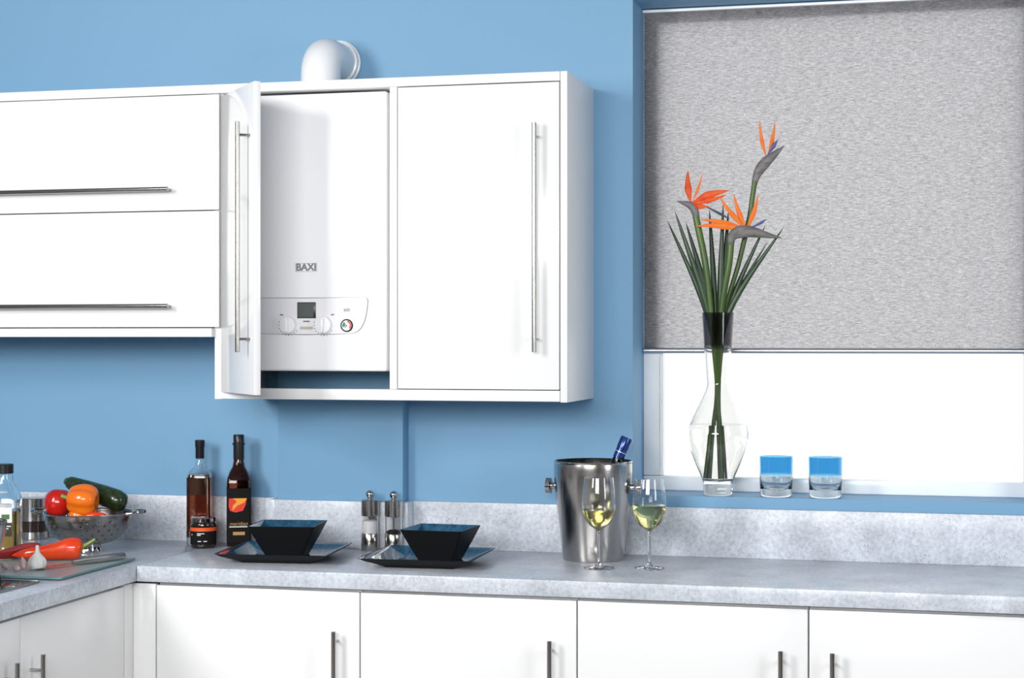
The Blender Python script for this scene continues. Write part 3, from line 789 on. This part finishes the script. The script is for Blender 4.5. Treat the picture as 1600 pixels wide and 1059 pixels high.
petal(f2, (1.413, 1.942), (1.445, 2.026), 0.0042, M_PETAL, d2, d2 - 0.008, -0.003)
petal(f2, (1.418, 1.936), (1.462, 1.928), 0.0090, M_PETALRED, d2 - 0.004, d2 - 0.02, -0.004)
petal(f2, (1.440, 1.936), (1.526, 1.889), 0.0040, pm('dark_violet_petal', (0.03, 0.03, 0.06), 0.4), d2 - 0.008, d2 - 0.02, 0, 'tongue', 0.7)
f3 = flower('middle orange strelitzia bloom with a long spathe pointing right', [(1.522, 1.76), (1.527, 1.813), (1.531, 1.836)], 0.0100, 0.012, -0.014, 0.004)
d3 = -0.026
spathe(f3, [(1.527, 1.815), (1.532, 1.838), (1.550, 1.851), (1.585, 1.852), (1.630, 1.842), (1.676, 1.832)], [0.0085, 0.0135, 0.0185, 0.0165, 0.0095, 0.0007], d3)
for tip, w, bend, y1 in (((1.427, 1.870), 0.0105, -0.006, -0.030), ((1.434, 1.892), 0.0090, -0.004, -0.014), ((1.495, 1.956), 0.0080, 0.004, -0.036), ((1.536, 1.963), 0.0078, 0.004, -0.020), ((1.609, 1.961), 0.0075, -0.004, -0.030)):
    petal(f3, (1.574, 1.858), tip, w, M_PETAL, d3, d3 + y1 + 0.02, bend)
petal(f3, (1.574, 1.860), (1.634, 1.887), 0.0042, M_TONGUE, d3 - 0.006, d3 - 0.014, -0.003, 'tongue', 0.7)


def tumbler(c, label):
    o = thing('tumbler', c, label, 'tumbler', 'blue-rimmed tumblers on the sill')
    out = [(0, 0), (0.0415, 0.0), (0.0450, 0.003), (0.0462, 0.009), (0.0480, 0.060), (0.0490, 0.116)]
    inn = [(0.0465, 0.116), (0.0455, 0.060), (0.0435, 0.030), (0.038, 0.022), (0.0, 0.019)]
    mk('glass_body', lathe(B(), out + inn, c, 56), M_TUMBLER, o, True, 40)


tumbler((1.6560, 0.052, WZ0 + 0.0006), 'blue-topped glass tumbler on the sill, nearer the vase')
tumbler((1.7970, 0.052, WZ0 + 0.0006), 'blue-topped glass tumbler on the sill, farther right from the vase')

# ---------------------------------------------------------------- left end: canister, colander with vegetables
cc_ = (-0.662, -0.078, ZW)
o = thing('storage_canister', cc_, 'steel storage canister with a dark window band, behind the colander', 'canister')
mk('canister_body', lathe(B(), [(0.040, 0), (0.0425, 0.002), (0.0425, 0.024), (0.0425, 0.0242)], cc_, 48), M_STEEL, o, True, 30)
mk('window_band', lathe(B(), [(0.0415, 0.0243), (0.0415, 0.0585)], cc_, 48), pm('dark_brown_acrylic', (0.035, 0.022, 0.018), 0.12), o, True, 30)
mk('lid', lathe(B(), [(0.0425, 0.0586), (0.0425, 0.100), (0.0435, 0.101), (0.0435, 0.128), (0.042, 0.130), (0.0, 0.130)], cc_, 48), M_STEEL, o, True, 30)

cl = (-0.3425, -0.325, ZW)
o = thing('colander', cl, 'stainless steel footed colander full of vegetables', 'colander')
seg = 132
cpf = smoothprof([(0.043, 0.0225), (0.074, 0.030), (0.099, 0.046), (0.117, 0.070), (0.126, 0.093), (0.1290, 0.1135)], 7)
bm = B(); rws = []
for r, z in cpf: rws.append([bm.verts.new((cl[0] + r * math.cos(2 * PI * i / seg), cl[1] + r * math.sin(2 * PI * i / seg), cl[2] + z)) for i in range(seg)])
def is_hole(i, j):
    if j < 8 or j > len(cpf) - 6: return False
    jj = j - 8
    if jj % 4 > 1: return False
    a = i % 33; k = jj // 4
    return a in ([12, 18], [9, 15, 21], [6, 12, 18, 24], [3, 9, 15, 21, 27], [6, 12, 18, 24], [9, 15, 21])[min(k, 5)]
for j in range(len(rws) - 1):
    for i in range(seg):
        if not is_hole(i, j): bm.faces.new((rws[j][i], rws[j][(i + 1) % seg], rws[j + 1][(i + 1) % seg], rws[j + 1][i]))
bm.faces.new(rws[0][::-1])
bw = mk('perforated_bowl', bm, brushed('dull_brushed_steel', (0.36, 0.345, 0.33), 0.25, 40, 40, 900), o, True, 60)
sm = bw.modifiers.new('thickness', 'SOLIDIFY'); sm.thickness = 0.0014; sm.offset = -1
mk('rolled_rim', lathe(B(), [(0.1280, 0.1130), (0.1320, 0.1125), (0.1340, 0.1145), (0.1325, 0.1168), (0.1280, 0.1165)], cl, 72, caps=False), M_CHROME, o, True)
mk('foot_ring', lathe(B(), [(0.039, 0), (0.041, 0.0005), (0.0375, 0.010), (0.0385, 0.022), (0.044, 0.0245), (0.042, 0.0245), (0.036, 0.022), (0.0355, 0.010)], cl, 48, caps=False), M_CHROME, o, True)
for s in (-1, 1):
    a0 = math.radians(8) if s > 0 else math.radians(188)
    ax = Vector((math.cos(a0), math.sin(a0), 0)); pr_ = Vector((-ax.y, ax.x, 0)); hp = []
    for i in range(13):
        a = PI * i / 12
        hp.append(Vector(cl) + ax * (0.128 + 0.046 * math.sin(a)) + pr_ * (0.038 * math.cos(a)) + Vector((0, 0, 0.1145 + 0.006 * math.sin(a))))
    mk('loop_handle', sweep(B(), hp, 0.0035, 0.0055, seg=10, side=(0, 0, 1)), M_CHROME, o, True)


def lobed(name, prof, c, axis, lob, mat, parent=None, n=5, seg=40, roll=0.0):
    """turned fruit whose axis points along 'axis'; lob: depth of the n lobes"""
    bm = B(); lathe(bm, prof, (0, 0, 0), seg, lobes=lambda a, z: 1 - lob * (0.5 + 0.5 * math.cos(n * (a + roll))) ** 2)
    q = Vector((0, 0, 1)).rotation_difference(Vector(axis).normalized()).to_matrix().to_4x4()
    bm.transform(Matrix.Translation(Vector(c)) @ q)
    return mk(name, bm, mat, parent, True, 60)


def along(c, axis, z): return Vector(c) + Vector(axis).normalized() * z


BELL = smoothprof([(0.0, 0.010), (0.012, 0.004), (0.028, 0.002), (0.042, 0.014), (0.048, 0.034), (0.046, 0.056), (0.039, 0.076), (0.028, 0.086), (0.012, 0.083), (0.0, 0.078)], 4)


def bell_pepper(c, axis, sc, mat, label, roll=0.0):
    o = thing('bell_pepper', tuple(c), label, 'pepper')
    lobed('pepper_body', [(r * sc, z * sc) for r, z in BELL], c, axis, 0.17, mat, o, 4, roll=roll)
    b0 = along(c, axis, 0.079 * sc); e = along(c, axis, 0.108 * sc) + Vector((0, 0, 0.006))
    mk('stalk', sweep(B(), [b0 - Vector(axis).normalized() * 0.004, b0 + Vector(axis).normalized() * 0.004, e], [0.013 * sc, 0.006, 0.0065], seg=12), M_STALK, o, True)


bell_pepper((-0.287, -0.372, 1.062), (-0.93, -0.22, 0.10), 1.0, M_ORANGE, 'large orange bell pepper on top of the colander', 0.3)
bell_pepper((-0.368, -0.392, 1.017), (0.80, 0.30, 0.0), 0.66, M_ORANGE, 'smaller orange bell pepper low in the colander, mostly hidden', 0.9)
to = thing('tomato', (-0.434, -0.345, 1.013), 'glossy red tomato at the left of the colander', 'tomato')
TOM = smoothprof([(0.0, 0.002), (0.016, 0.001), (0.032, 0.011), (0.0425, 0.037), (0.0375, 0.062), (0.024, 0.076), (0.010, 0.080), (0.0, 0.078)], 5)
lobed('tomato_body', TOM, (-0.434, -0.345, 1.013), (0.05, 0.1, 1), 0.02, M_TOMATO, to, 5)
cq0, cq1 = Vector((-0.447, -0.255, 1.108)), Vector((-0.238, -0.292, 1.050))
cr = thing('courgette', tuple(cq0), 'dark green courgette lying across the back of the colander', 'courgette')
pp = [cq0 + (cq1 - cq0) * t for t in (0, 0.02, 0.07, 0.3, 0.6, 0.85, 0.95, 0.99, 1.0)]
mk('courgette_body', sweep(B(), pp, [0.013, 0.018, 0.021, 0.026, 0.031, 0.033, 0.027, 0.013, 0.003], seg=28), M_COURGETTE, cr, True, 60)
ax = (cq0 - cq1).normalized()
mk('stalk', sweep(B(), [cq0 - ax * 0.002, cq0 + ax * 0.008], [0.0125, 0.011], seg=8), pm('dull_green_stub', (0.05, 0.075, 0.03), 0.6), cr, True, 30)
ch = sweep(B(), spline([(-0.305, -0.428, 1.018), (-0.285, -0.424, 1.026), (-0.262, -0.412, 1.027), (-0.243, -0.396, 1.022)], 5), [0.004, 0.006, 0.008, 0.009, 0.010, 0.010, 0.010, 0.010, 0.0095, 0.009, 0.009, 0.0085, 0.008, 0.007, 0.005, 0.002], seg=12)
tag(mk('chilli', ch, M_REDPEPPER, None, True, 60), 'small red chilli just inside the colander rim, right of the orange pepper', 'chilli')

# ---------------------------------------------------------------- glass board with peppers, garlic and knife
gb = thing('chopping_board', (-0.30, -0.71, ZW), 'frosted green glass chopping board on the left worktop', 'chopping board')
bm = rings(B(), [rsq(-0.298, -0.714, z, 0.198 - i, 0.217 - i, 0.010, 0.0) for z, i in ((ZW + 0.003, 0.0008), (ZW + 0.0038, 0), (ZW + 0.0082, 0), (ZW + 0.009, 0.0008))])
for f in bm.faces: f.material_index = 0 if abs(f.normal.z) > 0.9 or len(f.verts) > 4 else 1
mk('board_glass', bm, [M_BOARD, M_BOARDEDGE], gb, True, 30)
for sx in (-1, 1):
    for sy in (-1, 1):
        x, y = -0.298 + sx * 0.17, -0.714 + sy * 0.19
        mk('rubber_foot', lathe(B(), [(0.006, 0), (0.006, 0.003)], (x, y, ZW), 16), M_BLACK, gb, True, 30)
ZB = ZW + 0.009


def long_pepper(pts, rad, mat, label, stalk):
    o = thing('pointed_pepper', pts[0], label, 'pepper')
    pp = spline(pts, 6); rr = [q[0] for q in spline([(r, 0) for r in rad], 6)]
    mk('pepper_body', sweep(B(), pp, [max(r, 0.001) for r in rr], [max(r * 0.86, 0.001) for r in rr], seg=28), mat, o, True, 60)
    sr = [0.011, 0.006, 0.0042, 0.0045, 0.0055][:len(stalk)]
    mk('stalk', sweep(B(), spline(stalk, 4), [q[0] for q in spline([(r, 0) for r in sr], 4)], seg=10), M_STALK, o, True)


long_pepper([(-0.400, -0.657, ZB + 0.016), (-0.363, -0.650, ZB + 0.020), (-0.323, -0.635, ZB + 0.022), (-0.283, -0.617, ZB + 0.027), (-0.250, -0.601, ZB + 0.033), (-0.228, -0.593, ZB + 0.032), (-0.221, -0.590, ZB + 0.031)],
            [0.003, 0.014, 0.020, 0.025, 0.0305, 0.027, 0.012], M_REDPEPPER, 'bright red pointed pepper lying on the glass board',
            [(-0.226, -0.592, ZB + 0.036), (-0.214, -0.588, ZB + 0.041), (-0.200, -0.583, ZB + 0.050), (-0.188, -0.577, ZB + 0.058)])
long_pepper([(-0.440, -0.710, ZB + 0.014), (-0.425, -0.670, ZB + 0.019), (-0.406, -0.625, ZB + 0.021), (-0.390, -0.590, ZB + 0.023), (-0.372, -0.567, ZB + 0.022), (-0.364, -0.559, ZB + 0.021)],
            [0.003, 0.013, 0.018, 0.0215, 0.019, 0.008], M_DARKRED, 'darker red pointed pepper behind the bright red one', [(-0.367, -0.562, ZB + 0.022), (-0.356, -0.553, ZB + 0.028), (-0.346, -0.548, ZB + 0.032)])
cg = (-0.2470, -0.792, ZB)
o = thing('garlic_bulb', cg, 'whole white garlic bulb on the glass board', 'garlic')
GAR = smoothprof([(0.010, 0.0), (0.019, 0.003), (0.0245, 0.014), (0.0225, 0.026), (0.014, 0.036), (0.0068, 0.045), (0.0048, 0.056), (0.0042, 0.064)], 5)
bm = lathe(B(), GAR, cg, 48, lobes=lambda a, z: 1 - (0.11 if z < 0.036 else 0.03) * (0.5 + 0.5 * math.cos(6 * a + 0.4)) ** 3)
mk('bulb', bm, M_GARLIC, o, True, 60)
mk('root_plate', lathe(B(), [(0.0085, -0.0002), (0.0095, 0.001), (0.008, 0.002)], cg, 16), pm('dry_root', (0.42, 0.34, 0.25), 0.8), o, True)


def clove(c, axis, sc, mat, label):
    L = smoothprof([(0.0012, 0), (0.0075, 0.005), (0.0100, 0.014), (0.0080, 0.023), (0.0030, 0.030), (0.0010, 0.034)], 4)
    bm = B(); lathe(bm, [(r * sc, z * sc) for r, z in L], (0, 0, 0), 20, lobes=lambda a, z: 1 - 0.25 * (0.5 + 0.5 * math.cos(a)))
    bm.transform(Matrix.Translation(Vector(c)) @ Vector((0, 0, 1)).rotation_difference(Vector(axis).normalized()).to_matrix().to_4x4())
    low = min(v.co.z for v in bm.verts); bmesh.ops.translate(bm, verts=bm.verts[:], vec=(0, 0, ZB - low))
    tag(mk('garlic_clove', bm, mat, None, True, 60), label, 'garlic', 'loose garlic cloves')


clove((-0.276, -0.806, ZB), (-0.35, 0.15, 1.0), 1.05, M_CLOVE, 'pink garlic clove standing against the bulb')
clove((-0.268, -0.846, ZB), (-0.9, 0.25, 0.25), 0.85, M_CLOVE, 'pink garlic clove lying in front, nearest the board edge')
clove((-0.318, -0.818, ZB), (-0.7, -0.35, 0.55), 0.85, M_CLOVE, 'pink garlic clove farthest left on the board')
k0, k1, k2 = Vector((-0.108, -0.560, ZB + 0.013)), Vector((-0.183, -0.716, ZB + 0.009)), Vector((-0.262, -0.872, ZB + 0.006))
k2 = k1 + (k1 - k0).normalized() * 0.15; k2.z = ZB + 0.004
o = thing('kitchen_knife', tuple(k1), 'steel kitchen knife with a round handle behind the garlic', 'knife')
mk('handle', sweep(B(), [k0, k0 + (k1 - k0) * 0.03, k0 + (k1 - k0) * 0.5, k0 + (k1 - k0) * 0.9, k1], [0.0095, 0.0108, 0.0098, 0.0075, 0.0055], seg=20), M_STEEL, o, True, 40)
dv = (k2 - k1).normalized(); sd = Vector((-dv.y, dv.x, 0)); bl = B()
sec = [(0, 0.006, -0.006), (0.02, 0.012, -0.010), (0.09, 0.012, -0.012), (0.13, 0.010, -0.004), (0.15, 0.008, 0.006)]
L = []
for s_, a_, b_ in sec:
    p = k1 + dv * s_
    L.append([tuple(p + sd * a_ + Vector((0, 0, 0.0012))), tuple(p + sd * b_ + Vector((0, 0, 0.0002))), tuple(p + sd * a_ - Vector((0, 0, 0.0012)))])
mk('blade', rings(bl, L), M_CHROME, o)

# ---------------------------------------------------------------- oil bottle, hob and pan at the left edge
co = (-0.545, -0.455, ZW + 0.0006)
o = thing('oil_bottle', co, 'clear square bottle of olive oil with a black cap at the left edge', 'bottle')
po = [(0.042, 0.010, 0), (0.045, 0.012, 0.004), (0.045, 0.012, 0.160), (0.041, 0.018, 0.178), (0.030, 0.022, 0.200), (0.0245, 0.0235, 0.215), (0.0235, 0.0230, 0.236)]
ro = 0.30
mk('glass_body', shell(B(), co, po, ro, 0.003, 0.008), M_GLASS, o, True)
mk('oil', rsq_loft(B(), co, [(0.0418, 0.010, 0.0085), (0.0418, 0.010, 0.128)], ro), M_OIL, o, True, 30)
mk('screw_cap', lathe(B(), [(0.0262, 0.2362), (0.0270, 0.237), (0.0270, 0.262), (0.0255, 0.264)], co, 28), M_BLACK, o, True, 30)


def oil_face(name, u0, u1, w0, w1, mat, d):
    bm = B(); f = lambda u, w, dd: Vector((co[0] + u * math.cos(ro) + dd * math.sin(ro), co[1] + u * math.sin(ro) - dd * math.cos(ro), co[2] + w))
    a = [bm.verts.new(f(u, w, d)) for u, w in ((u0, w0), (u1, w0), (u1, w1), (u0, w1))]; b3 = [bm.verts.new(f(u, w, d - 0.0005)) for u, w in ((u0, w0), (u1, w0), (u1, w1), (u0, w1))]
    bm.faces.new(a); bm.faces.new(b3[::-1])
    for i in range(4): bm.faces.new((a[i], a[(i + 1) % 4], b3[(i + 1) % 4], b3[i]))
    return mk(name, bm, mat, o)


oil_face('label', -0.030, 0.033, 0.056, 0.096, pm('dark_olive_label', (0.03, 0.03, 0.015), 0.5), 0.0456)
oil_face('label', -0.005, 0.033, 0.096, 0.139, M_LABELWHITE, 0.0458)
oil_face('leaf_picture', 0.003, 0.026, 0.106, 0.120, pm('olive_leaf_print', (0.06, 0.16, 0.04), 0.5), 0.0461)
for w in (0.084, 0.077, 0.070): oil_face('lettering_line', 0.004, 0.030 - (0.084 - w), w, w + 0.003, M_WHITEPRINT, 0.0459)

hb = thing('hob', (-0.43, -1.27, ZW), 'black gas hob with steel edge set into the left worktop', 'hob')
bx('hob_plate', (-0.725, -0.137, -1.56, -0.984, ZW + 0.0002, ZW + 0.006), pm('black_hob_glass', (0.015, 0.018, 0.022), 0.08), hb, 0.002)
for e in ((-0.728, -0.134, -0.9838, -0.981), (-0.728, -0.134, -1.563, -1.5602), (-0.7278, -0.7252, -1.56, -0.984), (-0.1368, -0.134, -1.56, -0.984)):
    bx('steel_edge', (e[0], e[1], e[2], e[3], ZW + 0.0002, ZW + 0.0065), M_HANDLE, hb, 0.0008)
for hx_, hy_ in ((-0.30, -1.13), (-0.57, -1.13), (-0.30, -1.42), (-0.57, -1.42)):
    mk('burner', lathe(B(), [(0.045, 0.006), (0.045, 0.014), (0.034, 0.016), (0.034, 0.024), (0.028, 0.026), (0, 0.026)], (hx_, hy_, ZW), 32), M_BLACK, hb, True, 30)
    g = B()
    for k in range(4):
        a = PI / 4 + k * PI / 2; dx, dy = math.cos(a), math.sin(a)
        sweep(g, [(hx_ + dx * 0.125, hy_ + dy * 0.125, ZW + 0.0062), (hx_ + dx * 0.120, hy_ + dy * 0.120, ZW + 0.040), (hx_ + dx * 0.030, hy_ + dy * 0.030, ZW + 0.040)], 0.0045, seg=6)
    mk('pan_support', g, M_BLACK, hb)
cw = (-0.312, -1.13, ZW + 0.0446)
o = thing('saucepan', cw, 'round-sided steel pan on the hob, cut off by the left edge', 'pan')
po_ = smoothprof([(0.062, 0.0), (0.092, 0.008), (0.120, 0.030), (0.138, 0.066), (0.147, 0.108), (0.149, 0.124)], 5)
mk('pan_body', lathe(B(), [(0, 0)] + po_ + [(r - 0.003, max(z, 0.004)) for r, z in po_[::-1]] + [(0, 0.004)], cw, 64), M_STEEL, o, True, 50)
hpn = [(cw[0] - 0.145, cw[1] - 0.03, cw[2] + 0.112), (cw[0] - 0.20, cw[1] - 0.045, cw[2] + 0.125), (cw[0] - 0.33, cw[1] - 0.08, cw[2] + 0.140)]
mk('handle', sweep(B(), spline(hpn, 5), 0.008, 0.011, seg=12), M_BLACK, o, True)
